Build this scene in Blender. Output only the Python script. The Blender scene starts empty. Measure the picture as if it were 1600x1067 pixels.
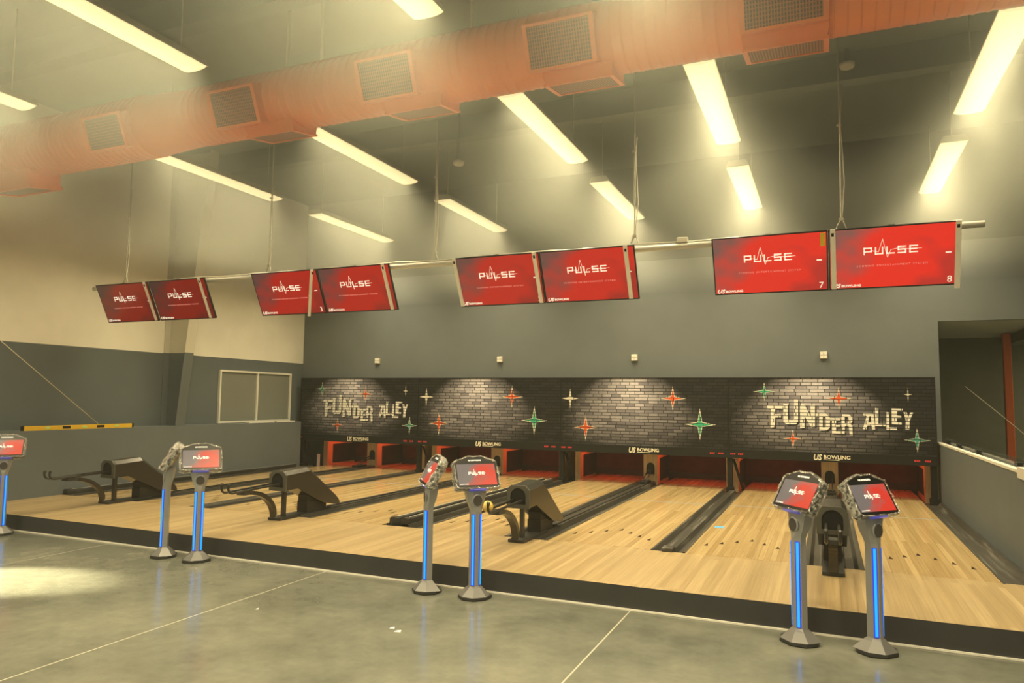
import bpy, bmesh, math, random
from mathutils import Vector, Matrix
from mathutils.geometry import tessellate_polygon
random.seed(7)
C = bpy.context.scene.collection
SC = bpy.context.scene
PI = math.pi
EYE = 1.614                      # camera height above the concrete
# ------------------------------------------------------------------ camera
cam = bpy.data.cameras.new('camera')
cam.sensor_width = 36.0
cam.lens = 1125.47 / 1600 * 36.0
cam.clip_end = 200
co = bpy.data.objects.new('camera', cam); C.objects.link(co)
R_, U_, F_ = Vector((.91729, .39804, .01186)), Vector((.02129, -.07876, .99667)), Vector((-.39765, .91398, .08072))
M = Matrix((( R_.x, U_.x, -F_.x, 0), (R_.y, U_.y, -F_.y, 0), (R_.z, U_.z, -F_.z, EYE), (0, 0, 0, 1)))
co.matrix_world = M
SC.camera = co
# ------------------------------------------------------------------ view, world, lights
SC.view_settings.view_transform = 'Standard'
SC.view_settings.look = 'None'
SC.view_settings.gamma = 1.0
SC.view_settings.use_curve_mapping = False
SC.view_settings.exposure = 0.0
WARM = (1.0, .83, .47)
w = bpy.data.worlds.new('world'); SC.world = w; w.use_nodes = True
w.node_tree.nodes['Background'].inputs[0].default_value = (1.0, .86, .52, 1)
w.node_tree.nodes['Background'].inputs[1].default_value = 0.45

def area(name, loc, sx, sy, power, color, spread=180, rot=(0, 0, 0)):
    l = bpy.data.lights.new(name, 'AREA'); l.shape = 'RECTANGLE'; l.size = sx; l.size_y = sy
    l.energy = power; l.color = color; l.spread = math.radians(spread)
    o = bpy.data.objects.new(name, l); C.objects.link(o); o.location = loc; o.rotation_euler = rot
    return o
COLX = [-8.10, -5.58, -2.97, -1.03, 1.5]       # the columns of ceiling lights
LAMP_Z = EYE + 3.2
LAMP_P = 84
LAMP_SPREAD = 128
# the same rows of ceiling lights carry on over the hall behind the camera
for yy in (0.6, -2.6):
    for xx in COLX + [4.0]:
        area('hall_lamp', (xx, yy, LAMP_Z - .06), .28, 2.24, LAMP_P, WARM, LAMP_SPREAD)
# unseen fill light added further along the right recess to brighten it
area('recess_fill_light', (5.6, 14.2, 2.7), .4, 1.2, 130, WARM, 180)
# daylight through the entrance on the left of the hall
sp = bpy.data.lights.new('entrance_daylight', 'SPOT'); sp.energy = 14000; sp.color = (1, .86, .50)
sp.spot_size = math.radians(15); sp.spot_blend = .65; sp.shadow_soft_size = .05
so = bpy.data.objects.new('entrance_daylight', sp); C.objects.link(so)
so.location = (-10.2, 2.6, 2.3)
so.rotation_euler = (Vector((-6.72, 4.02, 0)) - Vector(so.location)).to_track_quat('-Z', 'Y').to_euler()

# ------------------------------------------------------------------ materials
def mat(name, base=(.5, .5, .5), rough=.5, metal=0.0, spec=.5, emis=None, estr=0.0, alpha=1.0, coat=0.0):
    m = bpy.data.materials.new(name); m.use_nodes = True
    b = m.node_tree.nodes['Principled BSDF']
    b.inputs['Base Color'].default_value = (*base, 1)
    b.inputs['Roughness'].default_value = rough
    b.inputs['Metallic'].default_value = metal
    b.inputs['Specular IOR Level'].default_value = spec
    b.inputs['Alpha'].default_value = alpha
    b.inputs['Coat Weight'].default_value = coat
    if emis:
        b.inputs['Emission Color'].default_value = (*emis, 1)
        b.inputs['Emission Strength'].default_value = estr
    return m
class NT:
    def __init__(s, m): s.t = m.node_tree; s.b = s.t.nodes.get('Principled BSDF'); s.o = s.t.nodes['Material Output']
    def n(s, kind, **kw):
        x = s.t.nodes.new(kind)
        for k, v in kw.items():
            if k.startswith('i_'):
                key = k[2:]
                x.inputs[int(key) if key.isdigit() else key.replace('_', ' ')].default_value = v
            else: setattr(x, k, v)
        return x
    def l(s, a, b): s.t.links.new(a, b)
    def math(s, op, a, b=None, c=None):
        x = s.t.nodes.new('ShaderNodeMath'); x.operation = op
        for i, v in enumerate((a, b, c)):
            if v is None: continue
            if isinstance(v, (int, float)): x.inputs[i].default_value = v
            else: s.l(v, x.inputs[i])
        return x.outputs[0]
    def ramp(s, f, stops):
        x = s.t.nodes.new('ShaderNodeValToRGB'); e = x.color_ramp.elements
        while len(e) < len(stops): e.new(.5)
        for k, (p, c) in enumerate(stops): e[k].position = p; e[k].color = (*c, 1)
        s.l(f, x.inputs[0]); return x.outputs[0]
    def mix(s, f, a, b, mode='MIX'):
        x = s.t.nodes.new('ShaderNodeMix'); x.data_type = 'RGBA'; x.blend_type = mode
        for i, v in ((0, f), (6, a), (7, b)):
            if isinstance(v, (int, float)): x.inputs[i].default_value = v
            elif isinstance(v, tuple): x.inputs[i].default_value = (*v, 1)
            else: s.l(v, x.inputs[i])
        return x.outputs[2]
    def pos(s):
        g = s.t.nodes.new('ShaderNodeNewGeometry'); x = s.t.nodes.new('ShaderNodeSeparateXYZ'); s.l(g.outputs['Position'], x.inputs[0])
        return g.outputs['Position'], x.outputs[0], x.outputs[1], x.outputs[2]
    def comb(s, x, y, z):
        c = s.t.nodes.new('ShaderNodeCombineXYZ')
        for i, v in enumerate((x, y, z)):
            if isinstance(v, (int, float)): c.inputs[i].default_value = v
            else: s.l(v, c.inputs[i])
        return c.outputs[0]
    def noise(s, vec, scale, detail=4, rough=.5):
        x = s.t.nodes.new('ShaderNodeTexNoise'); x.inputs['Scale'].default_value = scale
        x.inputs['Detail'].default_value = detail; x.inputs['Roughness'].default_value = rough
        s.l(vec, x.inputs['Vector']); return x.outputs['Fac']
    def bump(s, h, strength=.2, dist=.01):
        x = s.t.nodes.new('ShaderNodeBump'); x.inputs['Strength'].default_value = strength; x.inputs['Distance'].default_value = dist
        s.l(h, x.inputs['Height']); s.l(x.outputs[0], s.b.inputs['Normal'])

def m_concrete():
    m = mat('polished_concrete', rough=.22, spec=.5); t = NT(m); p, x, y, z = t.pos()
    n1 = t.noise(p, .9, 6, .62); n2 = t.noise(p, 7, 5, .7)
    c1 = t.ramp(n1, [(.30, (.095, .101, .088)), (.52, (.162, .168, .144)), (.74, (.225, .226, .188))])
    c2 = t.ramp(n2, [(.34, (.88, .89, .88)), (.66, (1.06, 1.055, 1.04))])
    c = t.mix(1.0, c1, c2, 'MULTIPLY')
    d = t.math('ABSOLUTE', t.math('SUBTRACT', t.math('PINGPONG', t.math('ADD', x, 1.42 + 28.85 + 1.4425), 1.4425), 1.4425))
    j = t.math('LESS_THAN', d, .0055)
    c = t.mix(j, c, (.46, .45, .38))
    t.l(c, t.b.inputs['Base Color'])
    t.l(t.ramp(n2, [(.3, (.12,) * 3), (.7, (.24,) * 3)]), t.b.inputs['Roughness'])
    t.bump(n1, .05, .02)
    return m
def m_boards(name, dark, light, rough=.28, length=1.3, off=0.0):
    m = mat(name, rough=rough, spec=.5); t = NT(m); p, x, y, z = t.pos()
    v = t.comb(t.math('ADD', y, off), t.math('ADD', x, 20.0), 0.0)
    b = t.n('ShaderNodeTexBrick', i_Scale=1.0, i_Mortar_Size=.0006, i_Bias=-.1, i_Brick_Width=length, i_Row_Height=.052, offset=.37, offset_frequency=2)
    b.inputs['Color1'].default_value = (*dark, 1); b.inputs['Color2'].default_value = (*light, 1)
    b.inputs['Mortar'].default_value = (dark[0] * .6, dark[1] * .55, dark[2] * .5, 1)
    t.l(v, b.inputs['Vector'])
    s = t.n('ShaderNodeMapping'); s.inputs['Scale'].default_value = (60, 1.2, 1); t.l(p, s.inputs['Vector'])
    g = t.noise(s.outputs[0], 1.0, 5, .6)
    c = t.mix(1.0, b.outputs['Color'], t.ramp(g, [(.3, (.82, .80, .76)), (.7, (1.10, 1.09, 1.06))]), 'MULTIPLY')
    t.l(c, t.b.inputs['Base Color'])
    t.bump(g, .03, .002)
    return m
def m_paint(name, col, rough=.6, var=.06, scale=2.0):
    m = mat(name, rough=rough, spec=.35); t = NT(m); p, x, y, z = t.pos()
    n = t.noise(p, scale, 4, .6); f = t.noise(p, 160, 2, .5)
    t.l(t.mix(1.0, col, t.ramp(n, [(.3, (1 - var,) * 3), (.7, (1 + var,) * 3)]), 'MULTIPLY'), t.b.inputs['Base Color'])
    t.bump(f, .08, .002)
    return m
def m_two_tone(name, low, high, zsplit):
    m = mat(name, rough=.6, spec=.35); t = NT(m); p, x, y, z = t.pos()
    n = t.noise(p, 1.6, 4, .6)
    c = t.mix(t.math('GREATER_THAN', z, zsplit), low, high)
    t.l(t.mix(1.0, c, t.ramp(n, [(.3, (.95,) * 3), (.7, (1.05,) * 3)]), 'MULTIPLY'), t.b.inputs['Base Color'])
    t.bump(t.noise(p, 150, 2, .5), .08, .002)
    return m
def m_worn_black(name, col=(.035, .033, .030), rough=.38):
    m = mat(name, rough=rough, spec=.45); t = NT(m); p, x, y, z = t.pos()
    s = t.n('ShaderNodeMapping'); s.inputs['Scale'].default_value = (22, .8, 8); t.l(p, s.inputs['Vector'])
    g = t.noise(s.outputs[0], 1.0, 6, .65)
    t.l(t.mix(t.ramp(g, [(.55, (0, 0, 0)), (.78, (1, 1, 1))]), col, tuple(min(1, c * 4.5) for c in col)), t.b.inputs['Base Color'])
    t.l(t.ramp(g, [(.3, (rough * .8,) * 3), (.8, (rough * 1.5,) * 3)]), t.b.inputs['Roughness'])
    return m
def art_coords(t):
    """u from the left edge of the print, v height, both in metres, from the object's own position"""
    tc = t.n('ShaderNodeTexCoord'); x = t.n('ShaderNodeSeparateXYZ'); t.l(tc.outputs['Object'], x.inputs[0])
    return x.outputs[0], x.outputs[2]
def brick_fac(t, u, v):
    b = t.n('ShaderNodeTexBrick', i_Scale=1.0, i_Mortar_Size=.0055, i_Mortar_Smooth=.0, i_Bias=0.0, i_Brick_Width=.165, i_Row_Height=.0535, offset=.43, offset_frequency=2, squash=1.35, squash_frequency=3)
    b.inputs['Color1'].default_value = (.36, .36, .45, 1); b.inputs['Color2'].default_value = (.90, .90, 1, 1); b.inputs['Mortar'].default_value = (.05, .05, .05, 1)
    t.l(t.comb(t.math('ADD', u, 5.0), t.math('ADD', v, 5.0), 0.0), b.inputs['Vector']); return b
def m_print():
    # printed vinyl: brick wall artwork whose printed bright cone belongs to the graphic
    m = mat('brick_print', rough=.35, spec=.4); t = NT(m); u, v = art_coords(t)
    b = brick_fac(t, u, v)
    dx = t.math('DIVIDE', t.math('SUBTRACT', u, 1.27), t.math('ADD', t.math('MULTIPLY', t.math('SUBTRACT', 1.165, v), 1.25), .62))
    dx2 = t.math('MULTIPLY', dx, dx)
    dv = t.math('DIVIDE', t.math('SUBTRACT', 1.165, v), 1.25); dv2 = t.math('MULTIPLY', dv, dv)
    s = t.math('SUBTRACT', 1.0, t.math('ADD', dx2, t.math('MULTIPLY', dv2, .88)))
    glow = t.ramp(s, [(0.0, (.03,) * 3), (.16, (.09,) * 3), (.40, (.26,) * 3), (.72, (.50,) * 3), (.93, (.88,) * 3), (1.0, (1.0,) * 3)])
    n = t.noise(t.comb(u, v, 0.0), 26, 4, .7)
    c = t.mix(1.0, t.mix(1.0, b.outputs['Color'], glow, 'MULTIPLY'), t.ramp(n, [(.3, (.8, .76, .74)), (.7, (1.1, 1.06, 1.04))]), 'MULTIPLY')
    t.l(c, t.b.inputs['Base Color']); return m
def m_ink(name, col):
    m = mat(name, rough=.4, spec=.35); t = NT(m); u, v = art_coords(t)
    b = brick_fac(t, u, v)
    f = t.math('SUBTRACT', 1.0, b.outputs['Fac'])
    n = t.noise(t.comb(u, v, 0.0), 9, 4, .7)
    c = t.mix(b.outputs['Fac'], col, (col[0] * .12, col[1] * .12, col[2] * .12))
    t.l(t.mix(1.0, c, t.ramp(n, [(.3, (.90,) * 3), (.65, (1.0,) * 3)]), 'MULTIPLY'), t.b.inputs['Base Color']); return m
def m_screen(name, strength, grey=(.16, .09, .075), red=(.80, .022, .012), flip=False):
    m = mat(name, base=(.01, .01, .01), rough=.25, spec=.5); t = NT(m)
    tc = t.n('ShaderNodeTexCoord'); x = t.n('ShaderNodeSeparateXYZ'); t.l(tc.outputs['Generated'], x.inputs[0])
    d = t.math('ADD', t.math('MULTIPLY', x.outputs[0], .62), t.math('MULTIPLY', x.outputs[2], -.28))
    wv = t.noise(t.comb(t.math('MULTIPLY', x.outputs[0], 1.4), t.math('MULTIPLY', x.outputs[2], 1.1), 3.3), 2.0, 2, .4)
    f = t.math('ADD', t.math('ADD', d, t.math('MULTIPLY', wv, .75)), -.19 if flip else .10)
    c = t.ramp(f, [(.22, grey), (.40, tuple(g * .45 + r * .55 for g, r in zip(grey, red))), (.56, red), (.86, red), (1.0, tuple(r * .62 + .01 for r in red))])
    t.l(c, t.b.inputs['Emission Color']); t.b.inputs['Emission Strength'].default_value = strength
    return m
def m_wrap():
    m = bpy.data.materials.new('clear_plastic_wrap'); m.use_nodes = True; t = NT(m)
    t.t.nodes.remove(t.b)
    p, x, y, z = t.pos()
    n = t.noise(p, 42, 3, .7)
    bp = t.n('ShaderNodeBump', i_Strength=.9, i_Distance=.02); t.l(n, bp.inputs['Height'])
    g = t.n('ShaderNodeBsdfGlossy'); g.inputs['Roughness'].default_value = .18; t.l(bp.outputs[0], g.inputs['Normal'])
    d = t.n('ShaderNodeBsdfDiffuse'); d.inputs['Color'].default_value = (.75, .74, .68, 1)
    gd = t.n('ShaderNodeMixShader', i_0=.45); t.l(g.outputs[0], gd.inputs[1]); t.l(d.outputs[0], gd.inputs[2])
    tr = t.n('ShaderNodeBsdfTransparent')
    mx = t.n('ShaderNodeMixShader'); t.l(t.ramp(n, [(.42, (.06,) * 3), (.60, (.72,) * 3)]), mx.inputs[0])
    t.l(tr.outputs[0], mx.inputs[1]); t.l(gd.outputs[0], mx.inputs[2]); t.l(mx.outputs[0], t.o.inputs['Surface'])
    return m
def m_grille():
    m = mat('grille_mesh', rough=.5, spec=.4); t = NT(m)
    tc = t.n('ShaderNodeTexCoord'); x = t.n('ShaderNodeSeparateXYZ'); t.l(tc.outputs['Object'], x.inputs[0])
    a = t.math('GREATER_THAN', t.math('FRACT', t.math('MULTIPLY', x.outputs[0], 45.0)), .45)
    b = t.math('GREATER_THAN', t.math('FRACT', t.math('MULTIPLY', x.outputs[2], 32.0)), .25)
    f = t.math('MULTIPLY', a, b)
    t.l(t.mix(f, (.42, .12, .05), (.035, .018, .012)), t.b.inputs['Base Color']); return m
X = dict(
    concrete=m_concrete(),
    approach=m_boards('approach_boards', (.39, .290, .155), (.51, .395, .225), .30, 1.9),
    lane=m_boards('lane_boards', (.40, .288, .138), (.55, .42, .225), .20, 2.6, 3.3),
    riser=m_paint('black_riser', (.040, .040, .042), .5, .15),
    grey=m_paint('slate_grey_paint', (.135, .157, .17), .6, .05),
    back=m_two_tone('back_wall_paint', (.165, .185, .195), (.062, .064, .060), EYE + 2.50),
    left=m_two_tone('left_wall_paint', (.125, .148, .157), (.90, .87, .76), EYE + .73),
    column=m_two_tone('column_paint', (.130, .150, .160), (.62, .59, .49), EYE + .74),
    ceil=m_paint('dark_ceiling_paint', (.22, .265, .245), .8, .12, .8),
    dark=m_paint('dark_wall_paint', (.13, .138, .105), .7, .1),
    soffit=m_paint('soffit_paint', (.42, .43, .36), .7, .05),
    white=mat('white_trim', (.80, .78, .70), .45),
    card=mat('white_card', (.95, .93, .86), .7),
    black=mat('black_plastic', (.014, .013, .012), .45, spec=.25),
    matt=mat('black_metal', (.030, .029, .027), .45, .0),
    bronze=mat('dark_powder_coat', (.026, .023, .020), .24, .0, .6), face=mat('grey_mouth_plate', (.065, .065, .055), .5),
    gutter=m_worn_black('worn_gutter', (.045, .042, .036), .36),
    rail=m_worn_black('black_rail', (.028, .027, .025), .30),
    bezel=mat('screen_bezel', (.014, .014, .015), .28),
    silver=mat('silver_pedestal', (.31, .31, .315), .36, .35),
    void=mat('mouth_shade_black', (.003, .003, .003), .9),
    silverbase=mat('silver_pedestal_base', (.16, .16, .16), .4, .3),
    rubber=mat('black_rubber', (.02, .02, .02), .6),
    speaker=mat('speaker_cloth', (.055, .05, .048), .8),
    led=mat('blue_led', (.02, .1, .3), .3, emis=(.002, .40, 1.0), estr=1.1),
    ledside=mat('blue_led_edge', (.02, .05, .3), .3, emis=(.01, .025, 1.0), estr=.62),
    neckglow=mat('painted_neck_glow', (.1, .1, .3), .3, emis=(.06, .09, 1.0), estr=.22),
    duct=m_paint('orange_duct_paint', (.88, .215, .055), .34, .05, 1.2),
    grille=m_grille(),
    lens=mat('lamp_lens', (.8, .8, .7), .5, emis=(1.0, .83, .38), estr=1.15),
    lampbody=mat('lamp_housing', (.55, .53, .46), .5),
    wire=mat('steel_wire', (.62, .60, .50), .4, .4),
    pipe=mat('galvanised_pipe', (.66, .65, .58), .4, .15),
    wood=m_boards('tan_kickback_board', (.74, .56, .33), (.80, .61, .37), .45, 3.0),
    rubberplate=mat('dark_kick_plate', (.018, .014, .012), .55),
    curtain=m_paint('pit_curtain', (.055, .022, .018), .8, .2, 6),
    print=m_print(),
    band=mat('black_fascia', (.014, .014, .014), .45, spec=.25),
    cream=m_ink('cream_ink', (1.0, .98, .90)), shade=m_ink('dark_ink', (.03, .03, .03)),
    green=m_ink('green_ink', (.05, .46, .27)), orange=m_ink('orange_ink', (.85, .13, .035)),
    inkwhite=m_ink('white_ink', (.85, .80, .66)), teal=m_ink('teal_ink', (.08, .40, .32)),
    logo=mat('logo_cream', (.90, .85, .66), .5), mark=mat('red_mark', (.45, .03, .03), .5, emis=(.8, .02, .02), estr=.22),
    text=mat('screen_text', (.8, .8, .8), .3, emis=(1, .86, .66), estr=.66), dim=mat('screen_small_text', (.5, .3, .3), .3, emis=(.8, .25, .2), estr=.7),
    wrap=m_wrap(), yellow=mat('yellow_enamel', (.80, .50, .03), .4), vial=mat('vial', (.55, .75, .25), .2),
    ball=m_worn_black('yellow_ball', (.72, .52, .12), .25), tape=mat('blue_tape', (.10, .34, .62), .6), line=mat('blue_line', (.22, .29, .36), 1.0, spec=0.0),
    arrow=mat('dark_inlay', (.03, .02, .015), 1.0, spec=0.0), glass=mat('grey_glass', (.34, .36, .32), .12), paper=mat('paper', (.85, .84, .78), .7),
    orangecol=m_paint('orange_column_paint', (.52, .105, .025), .45, .06), sticker=mat('yellow_sticker', (.85, .62, .05), .5), string=mat('string', (.72, .66, .52), .8),
    pane=mat('clear_pane', (.08, .09, .08), .08, alpha=.35), blob=mat('off_white_plastic', (.70, .67, .56), .5),
)
# ------------------------------------------------------------------ mesh helpers
class MB:
    def __init__(s): s.v, s.f, s.mi, s.sm = [], [], [], []
    def face(s, idx, mi=0, sm=False): s.f.append(tuple(idx)); s.mi.append(mi); s.sm.append(sm)
    def box(s, a, b, mi=0):
        x0, y0, z0 = a; x1, y1, z1 = b; n = len(s.v)
        s.v += [(x0, y0, z0), (x1, y0, z0), (x1, y1, z0), (x0, y1, z0), (x0, y0, z1), (x1, y0, z1), (x1, y1, z1), (x0, y1, z1)]
        for q in ((0, 3, 2, 1), (4, 5, 6, 7), (0, 1, 5, 4), (1, 2, 6, 5), (2, 3, 7, 6), (3, 0, 4, 7)): s.face([n + i for i in q], mi)
        return s
    def prism(s, loops, axis, t0, t1, mi=0, mi_side=None):
        """loops: outer (+ holes) of 2D points; axis 'x' uses (y,z), 'y' uses (x,z), 'z' uses (x,y)"""
        def P(p, t): return {'x': (t, p[0], p[1]), 'y': (p[0], t, p[1]), 'z': (p[0], p[1], t)}[axis]
        flat = [p for l in loops for p in l]
        tris = tessellate_polygon([[Vector((p[0], p[1], 0)) for p in l] for l in loops])
        n = len(s.v); k = len(flat)
        s.v += [P(p, t0) for p in flat] + [P(p, t1) for p in flat]
        for t in tris:
            s.face([n + i for i in t], mi); s.face([n + k + i for i in reversed(t)], mi)
        o = 0
        for l in loops:
            m = len(l)
            for i in range(m):
                a, b = o + i, o + (i + 1) % m
                s.face([n + a, n + b, n + k + b, n + k + a], mi if mi_side is None else mi_side)
            o += m
        return s
    def tube(s, pts, r, seg=8, mi=0, cap=True):
        pts = [Vector(p) for p in pts]; n0 = len(s.v); up = None
        for i, p in enumerate(pts):
            d = (pts[min(i + 1, len(pts) - 1)] - pts[max(i - 1, 0)]).normalized()
            if up is None: up = Vector((0, 0, 1)) if abs(d.z) < .9 else Vector((1, 0, 0))
            a = d.cross(up).normalized(); b = a.cross(d).normalized(); up = b
            rr = r[i] if isinstance(r, (list, tuple)) else r
            for k in range(seg):
                q = p + a * (rr * math.cos(2 * PI * k / seg)) + b * (rr * math.sin(2 * PI * k / seg)); s.v.append(tuple(q))
        for i in range(len(pts) - 1):
            for k in range(seg):
                a, b = n0 + i * seg + k, n0 + i * seg + (k + 1) % seg
                s.face([a, b, b + seg, a + seg], mi, True)
        if cap:
            s.face([n0 + k for k in reversed(range(seg))], mi); e = n0 + (len(pts) - 1) * seg; s.face([e + k for k in range(seg)], mi)
        return s
    def rings(s, rings, mi=0, sm=False, cap=True, closed=False):
        """skin a list of equal-length loops of 3D points"""
        n0 = len(s.v); k = len(rings[0])
        for r in rings: s.v += [tuple(p) for p in r]
        for i in range(len(rings) - 1):
            for j in range(k):
                a, b = n0 + i * k + j, n0 + i * k + (j + 1) % k
                s.face([a, b, b + k, a + k], mi, sm)
        if cap:
            s.face([n0 + j for j in reversed(range(k))], mi); e = n0 + (len(rings) - 1) * k; s.face([e + j for j in range(k)], mi)
        return s
    def stroke(s, pts, wd, y0, y1, mi=0, org=(0, 0), sx=1.0, sz=1.0):
        """square-ended thick polyline in the x,z plane"""
        for (ax, az), (bx, bz) in zip(pts, pts[1:]):
            ax, az, bx, bz = org[0] + ax * sx, org[1] + az * sz, org[0] + bx * sx, org[1] + bz * sz
            d = Vector((bx - ax, bz - az)); L = d.length or 1; d /= L; nn = Vector((-d.y, d.x)) * wd / 2; e = d * wd / 2
            q = [(ax - e.x + nn.x, az - e.y + nn.y), (bx + e.x + nn.x, bz + e.y + nn.y), (bx + e.x - nn.x, bz + e.y - nn.y), (ax - e.x - nn.x, az - e.y - nn.y)]
            s.prism([q], 'y', y0, y1, mi)
        return s
    def build(s, name, mats, parent=None, loc=None, bevel=0.0, kind=None):
        me = bpy.data.meshes.new(name); me.from_pydata(s.v, [], s.f)
        for m in (mats if isinstance(mats, (list, tuple)) else [mats]): me.materials.append(m)
        me.polygons.foreach_set('material_index', s.mi); me.polygons.foreach_set('use_smooth', s.sm)
        bm = bmesh.new(); bm.from_mesh(me); bmesh.ops.recalc_face_normals(bm, faces=bm.faces); bm.to_mesh(me); bm.free(); me.update()
        o = bpy.data.objects.new(name, me); C.objects.link(o)
        if parent: o.parent = parent
        if loc: o.location = loc
        if bevel:
            b = o.modifiers.new('bevel', 'BEVEL'); b.width = bevel; b.segments = 2; b.limit_method = 'ANGLE'; b.angle_limit = math.radians(40)
        if kind: o['kind'] = kind
        return o
def tag(o, label, cat=None, group=None):
    o['label'] = label
    if cat: o['category'] = cat
    if group: o['group'] = group
    return o
def empty(name, loc, label, cat, group=None, rz=0.0):
    o = bpy.data.objects.new(name, None); C.objects.link(o); o.location = loc; o.rotation_euler = (0, 0, rz); o.empty_display_size = .1
    return tag(o, label, cat, group)
def copy_tree(o, parent=None):
    c = o.copy(); C.objects.link(c)
    if parent: c.parent = parent
    for ch in list(o.children): copy_tree(ch, c)
    return c
def text_mesh(name, body, size, material, parent, loc, bold=0.0, shear=0.0, sx=1.0, depth=.0008, align='LEFT', spacing=1.0):
    cu = bpy.data.curves.new(name, 'FONT'); cu.body = body; cu.size = size; cu.offset = bold; cu.shear = shear; cu.extrude = depth
    cu.align_x = align; cu.resolution_u = 2; cu.space_character = spacing
    t = bpy.data.objects.new(name, cu); C.objects.link(t)
    dg = bpy.context.evaluated_depsgraph_get()
    me = bpy.data.meshes.new_from_object(t.evaluated_get(dg)); bpy.data.objects.remove(t)
    for v in me.vertices: v.co = Vector((v.co.x * sx, -v.co.z, v.co.y))
    me.materials.clear(); me.materials.append(material)
    o = bpy.data.objects.new(name, me); C.objects.link(o); o.parent = parent; o.location = loc
    return o
GLYPH = dict(P=[[(0, 0), (0, 1), (1, 1), (1, .42), (0, .42)]], U=[[(0, 1), (0, 0), (1, 0), (1, 1)]], L=[[(0, 1), (0, 0), (1, 0)]],
             S=[[(1, 1), (0, 1), (0, .5), (1, .5), (1, 0), (0, 0)]], E=[[(1, 1), (0, 1), (0, 0), (1, 0)], [(0, .5), (.9, .5)]])
def pulse(mb, x0, z0, w, h, y0, y1, wd):
    """the word PULSE with its heartbeat trace"""
    gw = w / 5 * .62; ad = w / 5
    for k, ch in enumerate('PULSE'):
        for st in GLYPH[ch]: mb.stroke(st, wd, y0, y1, 0, (x0 + k * ad, z0), gw, h)
    t = h * .06
    mb.stroke([(x0 + ad * .55, z0 + h * .62), (x0 + ad * 1.25, z0 + h * .3), (x0 + ad * 1.62, z0 + h * 2.35), (x0 + ad * 2.05, z0 - h * .62), (x0 + ad * 2.35, z0 + h * .55),
               (x0 + ad * 3.1, z0 + h * .78), (x0 + ad * 3.9, z0 + h * .50), (x0 + ad * 5.0, z0 + h * .55)], t, y0, y1)
# ------------------------------------------------------------------ the room
LZ, FY = .182, 5.632                       # lane height, front of the approach
TOP = 5.85                                 # ceiling height
XL, YB, XR = -10.45, 12.60, 1.54           # left wall, back wall, right half wall
MB().box((XL - .1, -5, -.1), (8, 16.2, 0)).build('floor', X['concrete'], kind='structure')
MB().box((XL - .1, -5, TOP), (8, 16.2, TOP + .1)).build('ceiling', X['ceil'], kind='structure')
MB().box((XL - .2, -5, 0), (XL, 16.1, TOP)).build('wall_left', X['left'], kind='structure')
wb = MB().box((XL, YB, .98), (1.595, YB + .12, TOP)).box((1.595, YB, EYE + 1.27), (8, YB + .12, TOP))
wb.build('wall_back', X['back'], kind='structure')
MB().box((1.51, YB + .125, 0), (1.595, YB + 3.29, EYE + 1.268)).build('wall_recess_side', X['dark'], kind='structure')
MB().box((1.51, 15.9, 0), (8, 16.0, EYE + 1.27)).build('wall_recess_back', X['dark'], kind='structure')
MB().box((1.51, YB + .12, EYE + 1.27), (8, 16.0, EYE + 1.36)).build('ceiling_recess', X['soffit'], kind='structure')
MB().box((3.03, YB + .12, EYE + 1.10), (3.25, 15.9, EYE + 1.268)).build('trim_recess_beam', X['dark'], kind='structure')
MB().box((8, -5, 0), (8.1, 16.1, TOP)).build('wall_right', X['grey'], kind='structure')
MB().box((XR, 3.9, 0), (XR + .16, YB - .005, EYE - .575)).build('wall_right_half', X['grey'], kind='structure')
MB().box((XL, 3.2, 0), (-10.1, 12.18, EYE - .507)).build('wall_left_ledge', X['grey'], kind='structure')
# dark roof beams and purlins
for yy in (2.2, 5.4, 9.4):
    MB().box((XL, yy - .1, TOP - .34), (7.9, yy + .1, TOP - .002)).build('trim_roof_beam', X['ceil'], kind='structure')
# approach: board top on a black riser
ap = MB().box((-10.098, FY, .0), (XR - .002, 7.06, LZ))
ap.mi = [0 if i == 1 else 1 for i in range(6)]
ap.build('floor_approach', [X['approach'], X['riser']], kind='structure')
MB().box((-10.098, FY - .018, .0005), (XR - .002, FY - .001, .012)).build('trim_riser_base', X['white'], kind='structure')
MB().box((-10.098, 7.0615, 0), (XR - .002, 14.0, .10)).build('floor_lane_base', X['dark'], kind='structure')
# tapered steel column on the left wall
cf = MB()
zb, zt = EYE - .507, TOP - .005
def fx(z): return -10.12 + (z - (EYE - .47)) * .112
cf.rings([[(fx(z), 9.0, z), (fx(z) - .012, 9.0, z), (fx(z) - .012, 9.19, z), (fx(z), 9.19, z)] for z in (zb, zt)])
cf.rings([[(fx(z) - .012, 9.09, z), (XL + .002, 9.09, z), (XL + .002, 9.10, z), (fx(z) - .012, 9.10, z)] for z in (zb, zt)])
cf.box((XL + .001, 8.97, zb), (XL + .014, 9.19, zt))
cf.build('trim_column', X['column'], kind='structure')
# window in the left wall: white frame, two panes
wy0, wy1, wz0, wz1 = 10.22, 12.19, EYE - .50, EYE + .50
wf = MB(); t = .035
for a, b in (((wy0, wz0), (wy1, wz0 + t)), ((wy0, wz1 - t), (wy1, wz1)), ((wy0, wz0 + t), (wy0 + t, wz1 - t)), ((wy1 - t, wz0 + t), (wy1, wz1 - t)), ((11.185, wz0 + t), (11.225, wz1 - t))):
    wf.box((XL + .001, a[0], a[1]), (XL + .05, b[0], b[1]))
win = wf.build('window_1', X['white'], kind='structure')
for a, b in ((wy0 + t, 11.185), (11.225, wy1 - t)):
    MB().box((XL + .001, a, wz0 + t), (XL + .02, b, wz1 - t)).build('pane', X['glass'], win)
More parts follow.
